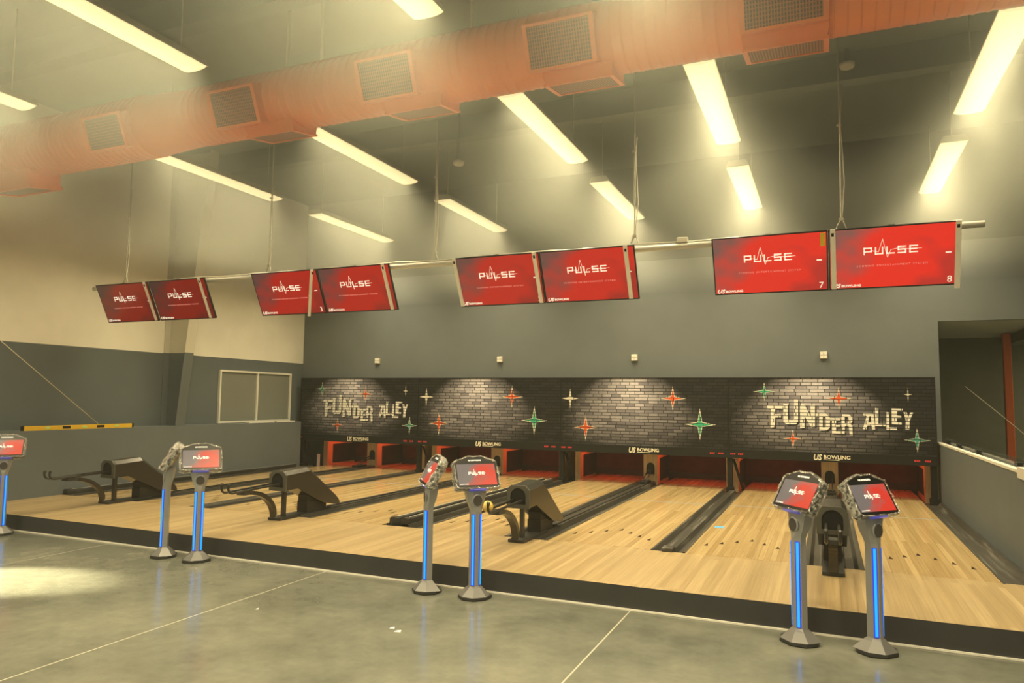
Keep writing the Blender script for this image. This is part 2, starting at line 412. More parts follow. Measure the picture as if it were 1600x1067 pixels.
# white channel with clamps and a low clear pane on the right half wall
zt = EYE - .575
MB().box((XR - .010, 7.62, zt - .010), (XR + .05, YB - .01, zt + .016)).build('trim_right_half', X['white'], kind='structure')
gr = empty('glass_rail', (XR + .09, 7.62, zt), 'low clear glass rail with dark clamps along the top of the right-hand half wall', 'railing')
MB().box((-.006, .1, .0), (.006, 4.8, .09)).build('glass_panel', X['pane'], gr)
for k, yy in enumerate((.35, 2.3, 3.6, 4.6)): MB().box((-.03, yy, 0), (.03, yy + .12, .055)).build('clamp', X['black'], gr)
MB().box((XR - .02, 7.30, zt - .05), (XR + .17, 7.60, zt + .045)).build('trim_right_block', X['white'], kind='structure')
# orange column in the recess
tag(MB().box((2.87, 14.95, 0), (2.99, 15.07, EYE + 1.265)).build('steel_column', X['orangecol'], bevel=.008), 'tall orange steel column standing in the dark recess behind the right half wall', 'column')
# cords
tag(MB().tube([(XL + .28, 3.9, EYE + 2.55), (XL + .2, 6.19, EYE + .70), (XL + .22, 7.66, EYE - .44)], .006, 6).build('string_line', X['string']), 'pale taut string slanting down the grey left wall to the yellow spirit level', 'string')
tag(MB().tube([(2.04, 13.4, EYE + .30), (2.55, 13.4, EYE - .19), (3.3, 13.4, EYE - .93)], .006, 6).build('cord', X['string']), 'thin pale cord slanting across the dark recess in front of the orange column', 'cord')
# white strips on the ledge
for i, (a, b) in enumerate(((10.72, 11.42), (11.47, 12.02))):
    tag(MB().box((-10.22, a, EYE - .507), (-10.13, b, EYE - .480)).build('plastic_strip', X['white']),
        ('white plastic strip on the ledge under the left half of the window', 'white plastic strip on the ledge under the right half of the window')[i], 'strip', 'strips on the ledge')
# ------------------------------------------------------------------ ceiling lights
def make_lamp():
    r = empty('ceiling_light', (0, 0, 0), '', 'light', 'hanging ceiling lights')
    h = MB(); h.prism([[(-.15, 0), (-.11, .07), (.11, .07), (.15, 0), (.15, -.012), (-.15, -.012)]], 'y', -1.15, 1.15); h.build('housing', X['lampbody'], r)
    ln = MB(); prof = [(.145 * math.cos(PI * k / 10), -.013 - .028 * math.sin(PI * k / 10)) for k in range(11)]
    ln.prism([prof], 'y', -1.13, 1.13); ln.build('lens', X['lens'], r)
    for yy in (-.95, .95):
        MB().tube([(0, yy, .07), (0, yy, TOP - LAMP_Z)], .006, 6).build('hanger_wire', X['wire'], r)
    return r
lamp = None
ROWN = {0: 'row above the orange duct', 1: 'row just behind the orange duct', 2: 'far row'}
COLN = ['first from the left wall', 'second from the left wall', 'third from the left wall', 'fourth from the left wall', 'fifth from the left wall']
for ri, yc in enumerate((3.86, 7.82, 11.08)):
    for ci, xx in enumerate(COLX):
        area('lamp_light', (xx, yc, LAMP_Z - .06), .28, 2.24, LAMP_P, WARM, LAMP_SPREAD)
        if ri == 0 and ci > 2: continue
        if lamp is None: o = lamp = make_lamp()
        else: o = copy_tree(lamp)
        o.location = (xx, yc, LAMP_Z); o['label'] = 'glowing strip light, ' + ROWN[ri] + ', ' + COLN[ci]
# ------------------------------------------------------------------ orange duct
dz, dy = EYE + 3.14, 5.85
duct = empty('air_duct', (-10.4, dy, dz), 'long round orange spiral air duct with square grilles hanging across the room', 'duct')
db = MB(); rg = []
def ring(x, r, n=36): return [(x, r * math.cos(2 * PI * k / n), r * math.sin(2 * PI * k / n)) for k in range(n)]
x = 0.0
while x < 15.2:
    wx = x - 10.4
    base = .350 if wx < -7.15 else (.313 if wx > -6.5 else .350 - .037 * (wx + 7.15) / .65)
    flat = -7.15 < wx < -6.5
    rg.append(ring(x, base))
    if not flat:
        rg.append(ring(x + .070, base)); rg.append(ring(x + .078, base + .007)); rg.append(ring(x + .086, base))
    x += .094
db.rings(rg, sm=True)
db.build('duct_body', X['duct'], duct)
def make_vent():
    """collar box with a grille, axis along local -y"""
    v = MB(); hw, hh = .30, .185
    a = [(-hw, 0, -hh), (hw, 0, -hh), (hw, 0, hh), (-hw, 0, hh)]
    def lp(s, y): return [(p[0] * s, y, p[2] * s) for p in a]
    v.rings([lp(1.10, .10), lp(1.0, -.055), lp(1.05, -.055), lp(1.05, -.075), lp(.92, -.075), lp(.92, -.06)], cap=False)
    o = v.build('vent', X['duct'], duct)
    MB().box((-hw * .92, -.068, -hh * .92), (hw * .92, -.058, hh * .92)).build('grille', X['grille'], o)
    return o
v0 = None
def put_vent(px, ang, r):
    global v0
    if v0 is None: v0 = o = make_vent()
    else: o = copy_tree(v0, duct)
    o.rotation_euler = (math.radians(ang), 0, 0)
    a = math.radians(ang)
    o.location = (px + 10.4, -(r - .02) * math.cos(a), -(r - .02) * math.sin(a))
for px, r in ((-7.5, .35), (-5.6, .313), (-3.73, .313), (-2.0, .313), (-.23, .313), (1.5, .313)): put_vent(px, 22, r)
for px, r in ((-9.6, .35), (-5.29, .313), (-3.55, .313), (-1.9, .313), (-.23, .313)): put_vent(px, 100, r)
for o in duct.children:
    if o.name.startswith('vent') and o.rotation_euler.x > 1.2: o.scale = (1.0, 1.0, 1.0) if o.location.x > 1.5 else (1.45, 2.4, 1.1)
for px in (-4.75, -5.2, -3.0, -1.4): MB().tube([(px + 10.4, 0, .33), (px + 10.4, 0, TOP - dz)], .019, 8).build('hanger_rod', X['wire'], duct)
# ------------------------------------------------------------------ monitors on their pipe
BARY, BARZ = 7.33, EYE + 1.585
bar = empty('monitor_pipe', (0, BARY, BARZ), 'long horizontal metal pipe carrying the red overhead monitors', 'pipe')
MB().tube([(-10.05, 0, 0), (1.31, 0, 0)], .030, 14).build('pipe', X['pipe'], bar)
MB().box((-1.36, -.03, .032), (-1.25, .03, .085)).build('junction_box', X['blob'], bar, bevel=.006)
pts = []
xx = -10.0
while xx < .2:
    pts.append((xx, -.012, .036 + random.random() * .020)); xx += .13 + random.random() * .2
MB().tube(pts, .007, 6).build('power_cable', X['wire'], bar)
TVW, TVH = 1.056, .585
scr = {}
def make_tv(bright):
    """origin on the pipe line; local plane tilted so the face looks down at the bowlers"""
    r = empty('monitor', (0, 0, 0), '', 'monitor', 'overhead score monitors')
    hb = MB().box((-TVW / 2, 0, -TVH), (TVW / 2, .022, 0)).box((-.34, .022, -.46), (.34, .050, -.12)).build('casing', X['bezel'], r)
    hb.modifiers.clear()
    m = m_screen('monitor_screen', bright)
    s = MB().box((-TVW / 2 + .012, -.003, -TVH + .014), (TVW / 2 - .012, 0, -.012)).build('screen', m, r)
    p = MB(); pulse(p, -.225, -.255, .465, .058, -.0045, -.003, .0115); p.build('lettering', X['text'], s)
    text_mesh('small_lettering', 'SCORING ENTERTAINMENT SYSTEM', .024, X['dim'], s, (0, -.0038, -.372), sx=1.15, align='CENTER', spacing=1.35)
    lg = text_mesh('logo', 'US', .050, X['text'], s, (-TVW / 2 + .022, -.0038, -TVH + .022), bold=.0018, shear=.3, sx=1.2)
    text_mesh('logo', 'BOWLING', .030, X['text'], s, (-TVW / 2 + .105, -.0038, -TVH + .026), bold=.0010, sx=1.2)
    MB().box((-.03, .0225, -.03), (.03, .054, .0)).build('bracket', X['matt'], r)
    return r
TX = [(-9.36, 0.25, '1'), (-8.27, 0.25, '2'), (-6.385, 0.49, '3'), (-5.31, 0.52, '4'), (-3.375, 0.58, '5'), (-2.313, 0.68, '6'), (-.478, 0.90, '7'), (.583, 0.96, '8')]
STRIPS = {1: [.475], 2: [.435], 3: [.375], 4: [.45], 5: [-.515, .475], 6: [.435], 7: [], 8: [-.49, .52]}
WHO = ['leftmost red monitor on the pipe, by the pipe end', 'red monitor touching the leftmost one, dark edge showing right of its white strip', 'third red monitor from the left, its white strip hanging plumb and askew',
       'fourth red monitor from the left on the pipe', 'fifth red monitor from the left, white strips down both sides', 'sixth red monitor from the left on the pipe',
       'red monitor showing the number 7 with a yellow sticker in its corner', 'rightmost red monitor, showing the number 8']
for i, (tx, br, num) in enumerate(TX):
    o = make_tv(br); o.location = (tx, 7.235, EYE + 1.612); o.rotation_euler = (math.radians(25.2), 0, 0); o['label'] = WHO[i]
    # tilt: lower edge lies farther from the viewer
    s = [c for c in o.children if c.name.startswith('screen')][0]
    if num in '3578': text_mesh('lane_number', num, .085, X['text'], s, (TVW / 2 - .085, -.0038, -TVH + .03))
    for k, sx in enumerate(STRIPS[i + 1]):
        x1_, z1_ = (.245, -TVH - .03) if i == 2 else (sx + .005, -TVH + .01)
        if i == 2: sx = .475
        if i == 7 and k == 1: z1_ = -TVH - .03
        st = MB().prism([[(sx - .022, .004), (sx + .022, .004), (x1_ + .022, z1_), (x1_ - .022, z1_)]], 'y', -.012, -.005)
        st.prism([[(sx - .012, -.030), (sx + .010, -.030), (sx + .010, -.062), (sx - .012, -.062)]], 'y', -.0128, -.012, 1)
        st.build('corner_strip', [X['card'], X['black']], o)
    if num == '7': MB().box((TVW / 2 - .065, -.006, -.145), (TVW / 2 - .022, -.004, -.02)).build('sticker', X['sticker'], o)
    MB().box((TVW / 2 - .10, -.0042, -.285), (TVW / 2 - .055, -.0032, -.272)).build('caption', X['text'], s)
# suspension wires
WN = ['leftmost thin wire holding the pipe, above the leftmost monitors', 'second wire from the left holding the pipe, above the third monitor', 'third wire from the left, above the bare pipe between monitor pairs',
      'fourth wire from the left holding the pipe, above the sixth monitor', 'rightmost wire holding the pipe, above the monitor numbered 8']
for i, xx in enumerate((-9.38, -6.70, -4.20, -1.80, .17)):
    r = empty('hanging_wire', (xx, BARY, BARZ), WN[i], 'wire', 'wires holding the monitor pipe')
    MB().tube([(-.045, 0, .048), (-.03, 0, .09), (0, 0, .14), (.006, 0, 1.0), (0, 0, TOP - BARZ)], .008, 6).build('wire', X['wire'], r)
    MB().tube([(.045, 0, .048), (.03, 0, .09), (.005, .01, .15), (.035, .01, .5), (.012, 0, 1.05), (.03, 0, 1.45 - .25 * (i % 2))], .006, 6).build('loose_end', X['wire'], r)
    MB().box((-.022, -.012, .13), (.022, .014, .155)).build('clip', X['wire'], r)
    MB().box((-.02, -.012, 1.04), (.02, .014, 1.06)).build('clip', X['wire'], r)
# small wall fixtures over the masking units
WFN = ['first small white square fixture on the grey back wall from the left', 'second small white square fixture on the grey back wall from the left', 'third small white square fixture on the grey back wall from the left', 'rightmost small white square fixture on the grey back wall']
for i, xx in enumerate((-8.506, -5.719, -3.095, -.013)):
    r = empty('wall_fixture', (xx, YB, EYE + .775), WFN[i], 'fixture', 'fixtures on the back wall')
    MB().box((-.055, -.05, -.06), (.055, -.001, .055)).build('housing', X['blob'], r, bevel=.006)
    for ax, az in ((-.026, -.03), (.026, -.03), (-.026, .024), (.026, .024)): MB().box((ax - .02, -.056, az - .02), (ax + .02, -.05, az + .02)).build('pane', X['card'], r)
for i, (p, hh) in enumerate((((.32, 9.2, EYE + 4.05), .2), ((-4.9, 9.2, EYE + 3.5), .2))):
    r = empty('detector', p, ('off-white detector head under the ceiling above the monitor numbered 7', 'off-white detector head under the ceiling above the wire left of the fifth monitor')[i], 'detector', 'ceiling detectors')
    MB().tube([(0, 0, -.05), (0, 0, 0)], [.075, .09], 14).build('head', X['blob'], r)
    MB().tube([(0, 0, 0), (0, 0, TOP - p[2])], .02, 8).build('stem', X['ceil'], r)
# ------------------------------------------------------------------ lanes, gutters
LANES = [(-9.785, -9.045), (-8.555, -7.63), (-7.24, -6.145), (-5.655, -4.66), (-4.15, -3.135), (-2.645, -1.589), (-1.256, -.21), (.28, 1.28)]
CEN = [-8.80, -5.90, -2.89, .035]
ORD = ['first', 'second', 'third', 'fourth', 'fifth', 'sixth', 'seventh', 'eighth']
L0, L1 = 7.062, 13.95
for i, (a, b) in enumerate(LANES):
    r = empty('bowling_lane', ((a + b) / 2, L0, 0), '%s pale wooden bowling lane counted from the left wall' % ORD[i] + (', beside the right half wall' if i == 7 else ''), 'lane', 'wooden bowling lanes')
    hw = (b - a) / 2
    m = MB().box((-hw, 0, .1012), (hw, L1 - L0 - .06, LZ)); m.build('lane_bed', X['lane'], r)
    for k in range(-3, 4):
        y = .95 - abs(k) * .143 + (0); xx = k * hw * .255
        MB().prism([[(xx - .02, y - .05), (xx + .02, y - .05), (xx, y + .08)]], 'z', LZ + .0003, LZ + .001).build('arrow_marker', X['arrow'], r)
    if i > 0: MB().box((-hw, 3.46 + .05 * math.sin(i * 2.3), LZ + .0004), (hw, 3.485 + .05 * math.sin(i * 2.3), LZ + .0012)).build('guide_line', X['line'], r)
tag(MB().box((-1.205, 8.63, LZ + .0005), (-1.10, 8.76, LZ + .002)).build('tape_piece', X['tape']), 'small piece of blue tape on the seventh lane beside the bare gutter', 'tape')
# gutter troughs: (x0, x1, front y, kind)
def trough(x0, x1, y0, y1, nm, label, rails, box=False, group='black gutters between the lanes'):
    r = empty('gutter', ((x0 + x1) / 2, y0, 0), label, 'gutter', group)
    hw = (x1 - x0) / 2 - .002; g = MB(); L = y1 - y0
    zt = LZ + .004
    ch = [(-hw, .1012), (-hw, zt), (-hw + .02, zt), (-hw + .05, zt - .045), (-.06, zt - .05), (-.045, zt + .003), (.045, zt + .003), (.06, zt - .05), (hw - .05, zt - .045), (hw - .02, zt), (hw, zt), (hw, .1012)]
    if hw < .15: ch = [(-hw, .1012), (-hw, zt), (-hw + .015, zt), (-hw * .5, zt - .05), (hw * .5, zt - .05), (hw - .015, zt), (hw, zt), (hw, .1012)]
    g.prism([ch], 'y', 0, L); g.build('trough', X['gutter'], r)
    for xx in rails:
        q = MB(); q.prism([[(xx - .042, zt - .04), (xx - .036, zt + .055), (xx - .014, zt + .068), (xx + .014, zt + .068), (xx + .036, zt + .055), (xx + .042, zt - .04)]], 'y', .02, L - .4)
        q.prism([[(xx - .05, zt - .04), (xx - .044, zt + .062), (xx - .018, zt + .076), (xx + .018, zt + .076), (xx + .044, zt + .062), (xx + .05, zt - .04)]], 'y', .0, .075)
        q.build('bumper_rail', X['rail'], r)
        MB().box((xx - .006, .09, zt + .068), (xx + .006, L - .4, zt + .0695)).build('rail_edge', X['pipe'], r)
    if box: MB().box((-.055, -.035, zt - .02), (.055, .10, zt + .035)).build('end_block', X['gutter'], r, bevel=.01)
    return r
GY1 = 12.355
trough(-10.095, -9.785, 7.065, GY1, 'g', 'black gutter with a rail along the foot of the left ledge wall', [-.09])
trough(-7.63, -7.24, 7.07, GY1, 'g', 'black gutter between the second and third lanes', [])
trough(-4.66, -4.15, 7.16, GY1, 'g', 'black gutter with two block-ended rails between the fourth and fifth lanes', [-.17, -.02])
trough(-1.589, -1.256, 7.075, GY1, 'g', 'bare black gutter without rails between the sixth and seventh lanes', [], True)
trough(1.28, XR - .003, 7.03, GY1, 'g', 'black gutter along the foot of the right half wall', [])
# ------------------------------------------------------------------ ball returns
def make_return():
    r = empty('ball_return', (0, 0, 0), '', 'ball return', 'black ball returns on the lanes')
    z = LZ
    hood = MB()
    side = [(6.705, .343), (6.705, .560), (7.117, .585), (7.70, .175), (7.72, .145), (7.72, .060), (7.50, .074), (6.90, .348)]
    W, c = .120, .045
    # long chamfers along the upper edges
    def sec(y, zt, zb): return [(-W, y, z + zb), (-W, y, z + zt - c), (-W + c, y, z + zt), (W - c, y, z + zt), (W, y, z + zt - c), (W, y, z + zb)]
    hood.rings([sec(6.705, .560, .343), sec(6.90, .570, .348), sec(7.117, .583, .248), sec(7.40, .385, .118), sec(7.70, .175, .066), sec(7.72, .140, .062)])
    h = hood.build('hood', X['bronze'], r)
    face = MB()
    outer = [(-W - .004, z + .335), (-W - .004, z + .520), (-W + c, z + .566), (W - c, z + .566), (W + .004, z + .520), (W + .004, z + .335)]
    hole = [(.084 * math.cos(PI * k / 12), z + .455 + .084 * math.sin(PI * k / 12)) for k in range(13)] + [(-.084, z + .375), (.084, z + .375)]
    face.prism([outer, hole], 'y', 6.678, 6.704); face.build('mouth_plate', X['face'], r)
    MB().prism([hole], 'y', 6.690, 6.704).build('mouth_shade_plug', X['void'], r)  # near-black plug in the closed mouth, its colour stands in for inner shade
    MB().box((-.075, 7.13, z + .02), (.075, 7.50, z + .16)).box((-.07, 7.14, z + .15), (.07, 7.32, z + .27)).build('lift_housing', X['rubberplate'], r)
    MB().box((-.022, 6.775, z + .02), (.022, 6.825, z + .35)).build('post', X['bronze'], r, bevel=.006)
    arc = MB(); n = 12; pts = []
    for k in range(n + 1):
        a = PI / 2 * k / n; pts.append((6.16 + .47 * math.sin(a), z + .055 + .315 * math.cos(a)))
    up = [(y + .018, zz + .018) for y, zz in pts]; dn = [(y - .018, zz - .018) for y, zz in pts]
    arc.prism([up + dn[::-1]], 'x', -.035, .035); arc.build('arched_foot', X['bronze'], r)
    MB().box((-.055, 6.10, z + .352), (.055, 6.24, z + .388)).build('rail_clamp', X['matt'], r)
    MB().box((-.088, 6.64, z + .004), (.088, 7.32, z + .030)).build('base_plate', X['matt'], r)
    for xx in (-.048, .048):
        pts = [(xx, 6.685, z + .420)] + [(xx, 5.93, z + .395)]
        for k in range(1, 8):
            a = PI * .72 * k / 7; pts.append((xx, 5.93 - .062 * math.sin(a), z + .395 + .062 * (1 - math.cos(a))))
        MB().tube(pts, [.013] * (len(pts) - 2) + [.017, .018], 8).build('ball_rail', X['rail'], r)
    # track running back under the lanes' shared cap
    cap = MB().prism([[(-.243, z - .080), (-.243, z + .004), (-.20, z + .004), (-.17, z - .04), (-.105, z - .04), (-.088, z + .022), (.088, z + .022), (.105, z - .04), (.17, z - .04), (.20, z + .004), (.243, z + .004), (.243, z - .080)]], 'y', 7.065, 12.885)
    cap.build('track_cover', X['gutter'], r)
    for xx in (-.055, .055): MB().box((xx - .007, 7.75, z + .022), (xx + .007, 12.4, z + .036)).build('track_rail', X['rail'], r)
    MB().box((-.075, 12.30, z + .02), (.075, 12.62, z + .07)).build('track_block', X['black'], r, bevel=.01)
    for xx in (-.035, .035): MB().tube([(xx, 12.42, z + .07), (xx, 12.885, z + .225)], .010, 8).build('lift_rail', X['rail'], r)
    return r
BRL = ['ball return in front of the left ledge wall, between the first and second lanes', 'second ball return from the left wall, between the two left pairs of score kiosks',
       'ball return with a yellow ball resting on its front rails', 'ball return seen end-on behind the rightmost two score kiosks']
br0 = None
for i, c in enumerate(CEN):
    if br0 is None: o = br0 = make_return()
    else: o = copy_tree(br0)
    for ch in o.children:
        if ch.name.startswith(('track', 'lift_rail')): ch.location = (c - [-8.76, -5.92, -2.885, .030][i], -[.05, .08, .15, .05][i], 0)
    o.location = ([-8.76, -5.92, -2.885, .030][i], [.05, .08, .15, .05][i], 0); o['label'] = BRL[i]
bl = MB(); rr = .053; rgs = []
for k in range(1, 12):
    a = PI * k / 12; rgs.append([(rr * math.sin(a) * math.cos(2 * PI * j / 20), rr * math.sin(a) * math.sin(2 * PI * j / 20), -rr * math.cos(a)) for j in range(20)])
bl.rings(rgs, sm=True)
tag(bl.build('bowling_ball', X['ball'], loc=(-2.885, 6.115, LZ + .395 + .051)), 'small yellow bowling ball resting on the front rails of a ball return', 'ball')
# ------------------------------------------------------------------ pin end: kickbacks, masking
MY = 12.38
KB = [(-10.06, -9.95), (-7.60, -7.52), (-7.36, -7.25), (-4.62, -4.53), (-4.30, -4.20), (-1.585, -1.50), (-1.475, -1.385), (1.385, 1.465)]
ZB = EYE - .905                            # underside of the masking
for i, (a, b) in enumerate(KB):
    side = 1 if i % 2 == 0 else -1          # which way the lane lies
    lane_no = ORD[[0, 1, 2, 3, 4, 5, 6, 7][i]]
    r = empty('kickback', ((a + b) / 2, 12.9, LZ), 'tan side board of the pin deck on the %s edge of the %s lane' % ('left' if side > 0 else 'right', lane_no), 'board', 'pin deck side boards')
    hw = (b - a) / 2
    MB().box((-hw, 0, -.0808), (hw, .98, .755)).build('board', X['wood'], r)
    MB().box((hw if side > 0 else -hw - .012, .18, .02), (hw + .012 if side > 0 else -hw, .97, .42)).build('kick_plate', X['rubberplate'], r)
for i, c in enumerate(CEN):
    r = empty('ball_exit', (c, 12.9, LZ), 'tan board with an arched ball hole, ' + ORD[i] + ' from the left wall', 'board', 'ball exits between the pin decks')
    hw = .125
    hole = [(.072 * math.cos(PI * k / 12), .275 + .072 * math.sin(PI * k / 12)) for k in range(13)] + [(-.072, .14), (.072, .14)]
    MB().prism([[(-hw, -.0808), (-hw, .755), (hw, .755), (hw, -.0808)], hole], 'y', 0, .03).build('front_board', X['wood'], r)
    MB().box((-.11, .035, .05), (.11, .30, .5)).build('ball_chute', X['rubberplate'], r)
    for s in (-1, 1):
        MB().box((min(s * hw, s * (hw - .03)), .032, -.0808), (max(s * hw, s * (hw - .03)), .98, .755)).build('side_board', X['wood'], r)
        MB().box((min(s * hw, s * (hw + .012)), .18, .02), (max(s * hw, s * (hw + .012)), .97, .42)).build('kick_plate', X['rubberplate'], r)
tag(MB().box((-10.2, 13.955, 0), (1.5, 13.985, 1.2)).build('pit_curtain', X['curtain']), 'long dark red curtain hanging behind the pin decks', 'curtain')
tag(MB().box((-10.2, 13.90, LZ + .002), (1.5, 13.95, LZ + .10)).build('pit_board', X['rubberplate']), 'long dark board along the bottom of the pit curtain', 'board')
tag(MB().box((-10.28, 12.5, .945), (1.495, 13.95, .972)).build('pit_cover', X['black']), 'black cover board over the pin decks behind the masking', 'board')
# red light strips inside the pin decks
for a, b in LANES: area('pin_deck_light', ((a + b) / 2, 13.02, .93), b - a, .05, 5.0, (1, .085, .028), 150, (math.radians(18), 0, 0))
# masking units
EDGE = [-10.30, -7.39, -4.406, -1.471, 1.504]
ART = {'F': [[(.605, 1.576), (.836, 1.568), (.835, 1.514), (.722, 1.516), (.721, 1.435), (.809, 1.431), (.808, 1.383), (.72, 1.381), (.713, 1.224), (.647, 1.222), (.656, 1.522), (.604, 1.527)]],
'U': [[(.845, 1.601), (.914, 1.602), (.91, 1.363), (.93, 1.346), (.985, 1.348), (1.003, 1.365), (1.009, 1.683), (1.069, 1.675), (1.063, 1.323), (1.03, 1.28), (.888, 1.276), (.844, 1.314)]],
'N': [[(1.098, 1.604), (1.162, 1.598), (1.252, 1.403), (1.246, 1.599), (1.316, 1.596), (1.309, 1.244), (1.249, 1.242), (1.159, 1.411), (1.155, 1.225), (1.091, 1.223)]],
'D': [[(1.323, 1.457), (1.47, 1.46), (1.528, 1.398), (1.524, 1.239), (1.474, 1.191), (1.367, 1.188), (1.371, 1.405), (1.322, 1.404)], [(1.424, 1.406), (1.455, 1.407), (1.469, 1.386), (1.466, 1.258), (1.452, 1.243), (1.421, 1.242)]],
'E': [[(1.529, 1.391), (1.673, 1.39), (1.672, 1.348), (1.614, 1.347), (1.612, 1.283), (1.666, 1.285), (1.666, 1.249), (1.612, 1.247), (1.61, 1.188), (1.732, 1.192), (1.731, 1.15), (1.551, 1.151), (1.556, 1.349), (1.529, 1.349)]],
'R': [[(1.69, 1.453), (1.799, 1.451), (1.846, 1.404), (1.844, 1.341), (1.815, 1.303), (1.843, 1.278), (1.845, 1.132), (1.801, 1.137), (1.789, 1.267), (1.737, 1.269), (1.736, 1.213), (1.688, 1.216)], [(1.737, 1.408), (1.779, 1.407), (1.792, 1.386), (1.791, 1.336), (1.771, 1.314), (1.737, 1.314)]],
'A': [[(1.999, 1.48), (2.14, 1.476), (2.157, 1.228), (2.114, 1.227), (2.107, 1.289), (2.054, 1.288), (2.034, 1.225), (1.985, 1.23), (2.045, 1.429), (1.998, 1.438)], [(2.082, 1.43), (2.101, 1.43), (2.108, 1.331), (2.061, 1.33)]],
'L': [[(2.164, 1.556), (2.207, 1.552), (2.201, 1.318), (2.302, 1.317), (2.301, 1.28), (2.157, 1.28)]],
'L2': [[(2.316, 1.496), (2.357, 1.493), (2.347, 1.266), (2.453, 1.265), (2.452, 1.228), (2.309, 1.228)]],
'E2': [[(2.388, 1.553), (2.537, 1.549), (2.536, 1.514), (2.463, 1.513), (2.458, 1.447), (2.52, 1.442), (2.519, 1.408), (2.457, 1.406), (2.451, 1.345), (2.517, 1.34), (2.516, 1.31), (2.385, 1.313)]],
'Y': [[(2.545, 1.5), (2.585, 1.501), (2.61, 1.43), (2.635, 1.496), (2.674, 1.496), (2.626, 1.375), (2.615, 1.241), (2.564, 1.239), (2.572, 1.374)]]}
PZ0, PZ1 = EYE - .765, EYE + .400          # printed panel
def star_pts(c, hw, hh):
    k = .16; o = []
    for i in range(4):
        a = PI / 2 * i; rx = hw if i % 2 == 0 else hh
        dx, dz_ = math.cos(a), math.sin(a)
        o.append((c[0] + dx * rx, c[1] + dz_ * rx))
        b = a + PI / 4; o.append((c[0] + math.cos(b) * min(hw, hh) * k * 1.35, c[1] + math.sin(b) * min(hw, hh) * k * 1.35))
    return o
STAR_A = [((.561, 1.795), .167, .143, 'green'), ((1.66, 1.696), .178, .17, 'orange'), ((2.612, 1.763), .054, .102, 'inkwhite'), ((.981, 1.048), .145, .146, 'orange'), ((2.716, 1.084), .17, .172, 'teal')]
STAR_B = [((.179, 1.651), .15, .171, 'inkwhite'), ((2.018, 1.671), .209, .2, 'orange'), ((.47, 1.142), .219, .222, 'orange'), ((2.468, 1.241), .248, .252, 'green')]
MLAB = ['leftmost masking panel over the lanes, brick print reading FUNDER ALLEY', 'second masking panel from the left, brick print with stars and no words', 'third masking panel from the left, brick print with stars and no words',
        'rightmost masking panel over the lanes, brick print reading FUNDER ALLEY']
for i in range(4):
    x0, x1 = EDGE[i], EDGE[i + 1]; W = x1 - x0
    r = empty('masking_unit', (x0, MY, PZ0), MLAB[i], 'panel', 'printed masking panels over the lanes')
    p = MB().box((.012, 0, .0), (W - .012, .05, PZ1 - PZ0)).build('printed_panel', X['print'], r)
    def ink(mb, nm, m): o = mb.build(nm, X[m], p); return o
    if i in (0, 3):
        sh = MB(); lt = MB()
        for k, loops in ART.items():
            sh.prism([[(a + .022, b - .020 - PZ0) for a, b in l] for l in loops], 'y', -.0012, -.0002)
            lt.prism([[(a, b - PZ0) for a, b in l] for l in loops], 'y', -.0026, -.0014)
        ink(sh, 'letter_shadow', 'shade'); ink(lt, 'lettering', 'cream')
        stars = STAR_A
    else: stars = STAR_B
    for c, hw, hh, m in stars:
        c = (c[0], c[1] - PZ0)
        o_ = ink(MB().prism([star_pts(c, hw * 1.06, hh * 1.06)], 'y', -.0010, -.0002), 'star_outline', 'inkwhite')
        ink(MB().prism([star_pts(c, hw * .80, hh * .80)], 'y', -.0020, -.0012), 'star', m)
    MB().box((0, -.012, PZ1 - PZ0), (W, .06, PZ1 - PZ0 + .012)).build('top_edge', X['band'], r)
    for xx in (0, W - .010): MB().box((xx, -.006, 0), (xx + .010, .05, PZ1 - PZ0)).build('side_edge', X['band'], r)
    fb = MB().box((0, -.02, -.14), (W, .10, .0)).build('fascia', X['band'], r)
    c = W / 2
    text_mesh('logo', 'US', .125, X['logo'], fb, (c - .215, -.0215, -.116), bold=.004, shear=.22, sx=.80)
    text_mesh('logo', 'BOWLING', .080, X['logo'], fb, (c - .065, -.0215, -.092), bold=.0022, sx=1.02)
    MB().box((c - .065, -.0216, -.113), (c + .16, -.0205, -.104)).build('logo_line', X['logo'], fb)
    ends = [.06, .18] if i else [.05]
    for e in ends + [W - .27, W - .13]:
        q = MB()
        for k in range(3): q.prism([[(e - .04 + k * .028, -.085), (e - .020 + k * .028, -.085), (e - .016 + k * .028, -.058), (e - .036 + k * .028, -.058)]], 'y', -.0216, -.0202)
        q.build('red_mark', X['mark'], fb)
# dark posts with struts under the joints of the masking
PL = ['left end of the masking beside the ledge wall', 'joint of the first and second masking panels', 'joint of the second and third masking panels', 'joint of the third and fourth masking panels', 'right end of the masking beside the half wall']
for i, e in enumerate(EDGE):
    xx = e + (.05 if i == 0 else (-.05 if i == 4 else 0))
    r = empty('masking_post', (xx, 12.46, .101), 'dark upright post holding up the ' + PL[i], 'post', 'dark posts under the masking')
    MB().box((-.04, -.04, 0), (.04, .04, ZB - .1015)).build('upright', X['black'], r)
    MB().box((-.055, -.06, 0), (.055, .10, .12)).build('foot', X['black'], r)
    if i < 4: MB().tube([(.05, .06, ZB - .13), (.21, .12, .03)], .022, 4).build('strut', X['black'], r)
tag(MB().box((-10.09, 12.72, .101), (-10.03, 12.75, LZ + .22)).build('bracket_plate', X['card']), 'small pale bracket beside the left end of the masking at lane level', 'bracket')
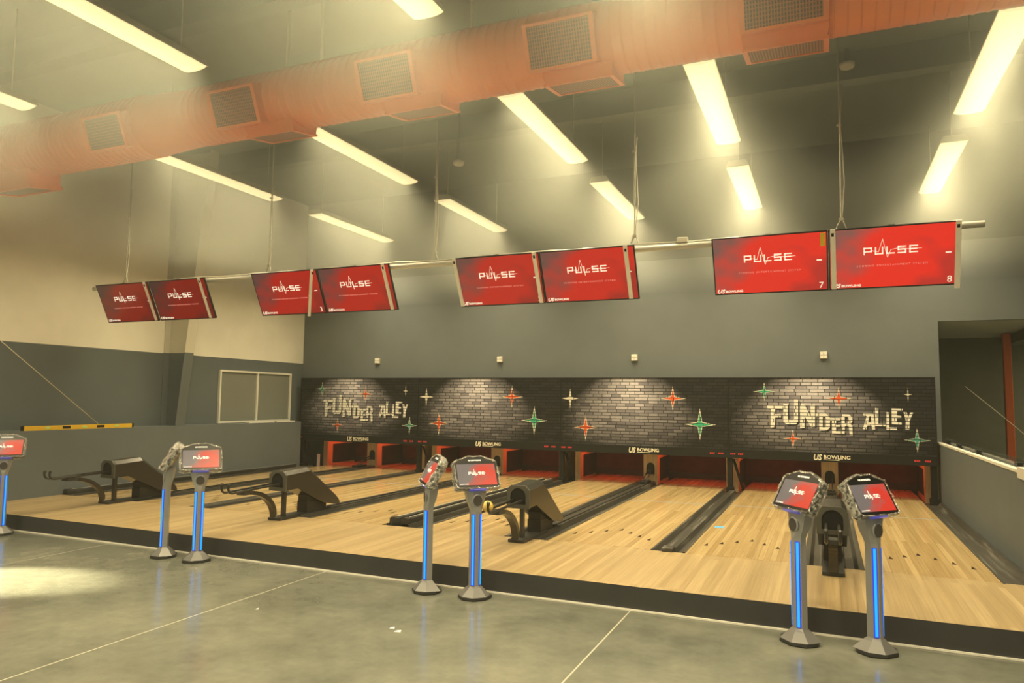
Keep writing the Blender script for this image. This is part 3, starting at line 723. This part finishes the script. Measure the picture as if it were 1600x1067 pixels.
# ------------------------------------------------------------------ score kiosks
def make_kiosk():
    r = empty('score_kiosk', (0, 0, 0), '', 'kiosk', 'score kiosks at the approach')
    n = 8
    def poly(rad, z, sx=1.0): return [(rad * sx * math.cos(2 * PI * (k + .5) / n), rad * math.sin(2 * PI * (k + .5) / n), z) for k in range(n)]
    MB().rings([poly(.122, .001, 1.1), poly(.128, .008, 1.1), poly(.126, .026, 1.1)]).build('base_ring', X['rubber'], r)
    def sect(w, d, z, dy=0.0): return [(-w, dy + d * .8, z), (w, dy + d * .8, z), (w, dy - d * .25, z), (w * .28, dy - d, z), (-w * .28, dy - d, z), (-w, dy - d * .25, z)]
    def neck(w, f, b, z): return [(-w, b, z), (w, b, z), (w, -f * .25, z), (w * .42, -f, z), (-w * .42, -f, z), (-w, -f * .25, z)]
    def flare(w, d, z): return [(-w, d * .85, z), (w, d * .85, z), (w * 1.05, -d * .25, z), (w * .5, -d, z), (-w * .5, -d, z), (-w * 1.05, -d * .25, z)]
    b = MB(); b.rings([flare(.116, .110, .026), flare(.108, .102, .034), flare(.060, .060, .082), sect(.047, .042, .10)]); b.build('base', X['silverbase'], r)
    p = MB(); p.rings([sect(.046, .041, .095), sect(.046, .041, .70), neck(.052, .036, .040, .728), neck(.072, .031, .056, .785), neck(.084, .030, .062, .84), neck(.090, .030, .064, .885)]); p.build('pole', X['silver'], r)
    # two LED strips in the front facets of the pole
    for s in (-1, 1):
        a, c = Vector((s * .046, -.041 * .25)), Vector((s * .046 * .28, -.041))
        d = (c - a); nn = Vector((-d.y, d.x)).normalized() * (-s) * .004
        if nn.y > 0: nn = -nn
        q0, q1 = a + d * .16, a + d * .80
        st = MB(); st.prism([[tuple(q0), tuple(q1), tuple(q1 + nn), tuple(q0 + nn)]], 'z', .105, .675)
        o = st.build('led_strip', X['ledside'], r)
        m0, m1 = a + d * .31, a + d * .67
        MB().prism([[tuple(m0 + nn), tuple(m1 + nn), tuple(m1 + nn * 1.8), tuple(m0 + nn * 1.8)]], 'z', .11, .67).build('led_core', X['led'], o)
    # round speaker in the flared neck
    ry, rz_ = -.031, .785
    MB().rings([[(rr * math.cos(2 * PI * k / 20), ry + dyy, rz_ + rr * 1.12 * math.sin(2 * PI * k / 20)) for k in range(20)] for rr, dyy in ((.049, .01), (.048, -.003), (.040, -.006))], sm=True).build('speaker_ring', X['silver'], r)
    MB().rings([[(rr * math.cos(2 * PI * k / 20), ry + dyy, rz_ + rr * 1.12 * math.sin(2 * PI * k / 20)) for k in range(20)] for rr, dyy in ((.039, .0), (.039, -.0072))]).build('speaker', X['speaker'], r)
    # tilted head
    head = bpy.data.objects.new('head', None)
    hw, hb, ht = .190, -.120, .110
    out = [(-hw, hb + .012), (-hw + .014, hb), (hw - .014, hb), (hw, hb + .012), (hw - .002, ht), (hw - .02, ht + .012), (.07, ht + .052), (-.07, ht + .052), (-hw + .02, ht + .012), (-hw + .002, ht)]
    h = MB(); h.rings([[(x * s, y, z_ * s) for x, z_ in out] for s, y in ((.985, -.004), (1.0, .006), (1.0, .05), (.93, .066))])
    ho = h.build('head', X['bezel'], r, loc=(0, .004, .992)); ho.rotation_euler = (-math.radians(29.4), 0, 0)
    s = MB().box((-.167, -.008, -.093), (.167, -.0045, .093)).build('screen', X['kscreen'], ho)
    q = MB(); pulse(q, -.070, .0, .148, .021, -.0094, -.008, .0042); q.build('lettering', X['text'], ho)
    text_mesh('brand_mark', 'US BOWLING', .017, X['text'], ho, (0, -.0052, .122), bold=.0006, sx=1.1, align='CENTER')
    text_mesh('small_logo', 'US BOWLING', .011, X['text'], ho, (-.158, -.0085, -.088), sx=1.1)
    MB().box((-.075, .0, -.131), (.075, .03, -.120)).build('neck_glow_plate', X['neckglow'], ho)  # glowing plate, no lamp: stands in for the blue light on the neck
    # crumpled clear wrap round the edges of the head
    wp = MB(); n = 44; per = []
    loop = out + [out[0]]
    Ls = [(Vector(b_) - Vector(a_)).length for a_, b_ in zip(loop, loop[1:])]; T = sum(Ls)
    for k in range(n):
        t = T * k / n; j = 0
        while t > Ls[j]: t -= Ls[j]; j += 1
        a_, b_ = Vector(loop[j]), Vector(loop[j + 1]); per.append(a_.lerp(b_, t / Ls[j]))
    rng = random.Random(3)
    rows = []
    for s, y in ((.95, -.010), (1.0, -.014), (1.04, -.010), (1.05, .015), (1.045, .055), (.95, .075)):
        rows.append([((q_.x) * (s + (rng.random() - .5) * .05), y + (rng.random() - .5) * .012, (q_.y - .01) * (s + (rng.random() - .5) * .05) + .01) for q_ in per])
    wp.rings(rows, cap=False); wp.build('plastic_wrap', X['wrap'], ho)
    return r
X['kscreen'] = m_screen('kiosk_screen', .80, grey=(.25, .20, .17), red=(.92, .055, .03), flip=True)
KI = [(-8.746, 5.40, 48, 'leftmost score kiosk, cut by the left edge of the view'), (-6.146, 5.40, -49, 'score kiosk turned nearly edge-on, left of the second pair by the left ball returns'),
      (-5.700, 5.40, 49, 'score kiosk facing us in the pair between the two left ball returns'), (-3.112, 5.42, -50, 'score kiosk turned nearly edge-on in the middle of the approach'),
      (-2.662, 5.42, 46, 'score kiosk facing us in the middle, next to the yellow ball'), (-.198, 5.40, -49, 'left one of the two score kiosks at the right lanes'), (.272, 5.40, 49, 'rightmost score kiosk, right one of the pair at the right lanes')]
k0 = None
for xx, yy, yaw, lab in KI:
    if k0 is None: o = k0 = make_kiosk()
    else: o = copy_tree(k0)
    o.location = (xx, yy, 0); o.rotation_euler = (0, 0, math.radians(yaw)); o['label'] = lab
# ------------------------------------------------------------------ spirit level, scraps
lv = empty('spirit_level', (-10.155, 6.46, EYE - .507), 'long yellow spirit level lying along the top of the left ledge wall', 'level')
MB().box((-.014, .03, 0), (.014, 1.72, .062)).build('beam', X['yellow'], lv)
for a, b in ((0, .03), (1.72, 1.75)): MB().box((-.016, a, -.0), (.016, b, .064)).build('end_cap', X['black'], lv)
for yc in (.36, 1.45, .92): MB().box((.0142, yc - .035, .018), (.017, yc + .035, .048)).build('vial', X['vial'], lv)
for yc in (.64, 1.18): MB().box((.0142, yc - .06, .014), (.0162, yc + .06, .050)).build('hand_hole', X['black'], lv)
for i, (px, py) in enumerate(((-2.78, 4.40), (-2.85, 4.45), (-4.02, 4.40))):
    q = MB(); q.rings([[(a * (1 - .25 * i), b * (1 - .25 * i), c_ + d_) for a, b, c_ in ((0, 0, .001), (.045, .010, .001), (.038, .030, .008), (.006, .026, .003))] for d_ in (0, .001)])
    tag(q.build('paper_scrap', X['paper'], loc=(px, py, 0)), ['larger of two white paper scraps lying close together on the concrete floor', 'smaller of two white paper scraps lying close together on the concrete floor', 'tiny white paper scrap lying alone on the concrete floor'][i], 'paper', 'paper scraps on the floor')
# ------------------------------------------------------------------ haze in the air
def haze_mat(name, dens):
    m = bpy.data.materials.new(name); m.use_nodes = True; t = m.node_tree; t.nodes.remove(t.nodes['Principled BSDF'])
    v = t.nodes.new('ShaderNodeVolumeScatter'); v.inputs['Color'].default_value = (.95, 1, .86, 1); v.inputs['Density'].default_value = dens; v.inputs['Anisotropy'].default_value = 0.0
    t.links.new(v.outputs[0], t.nodes['Material Output'].inputs['Volume']); return m
for z0, z1, d, lab in ((.02, 3.50, .0022, 'thin warm haze hanging low over the lanes and the concrete floor'), (3.51, TOP - .02, .115, 'denser warm haze hanging under the ceiling around the strip lights')):
    tag(MB().box((XL + .02, -4.5, z0), (7.9, YB - .02, z1)).build('haze', haze_mat('haze', d), kind='stuff'), lab, 'haze')
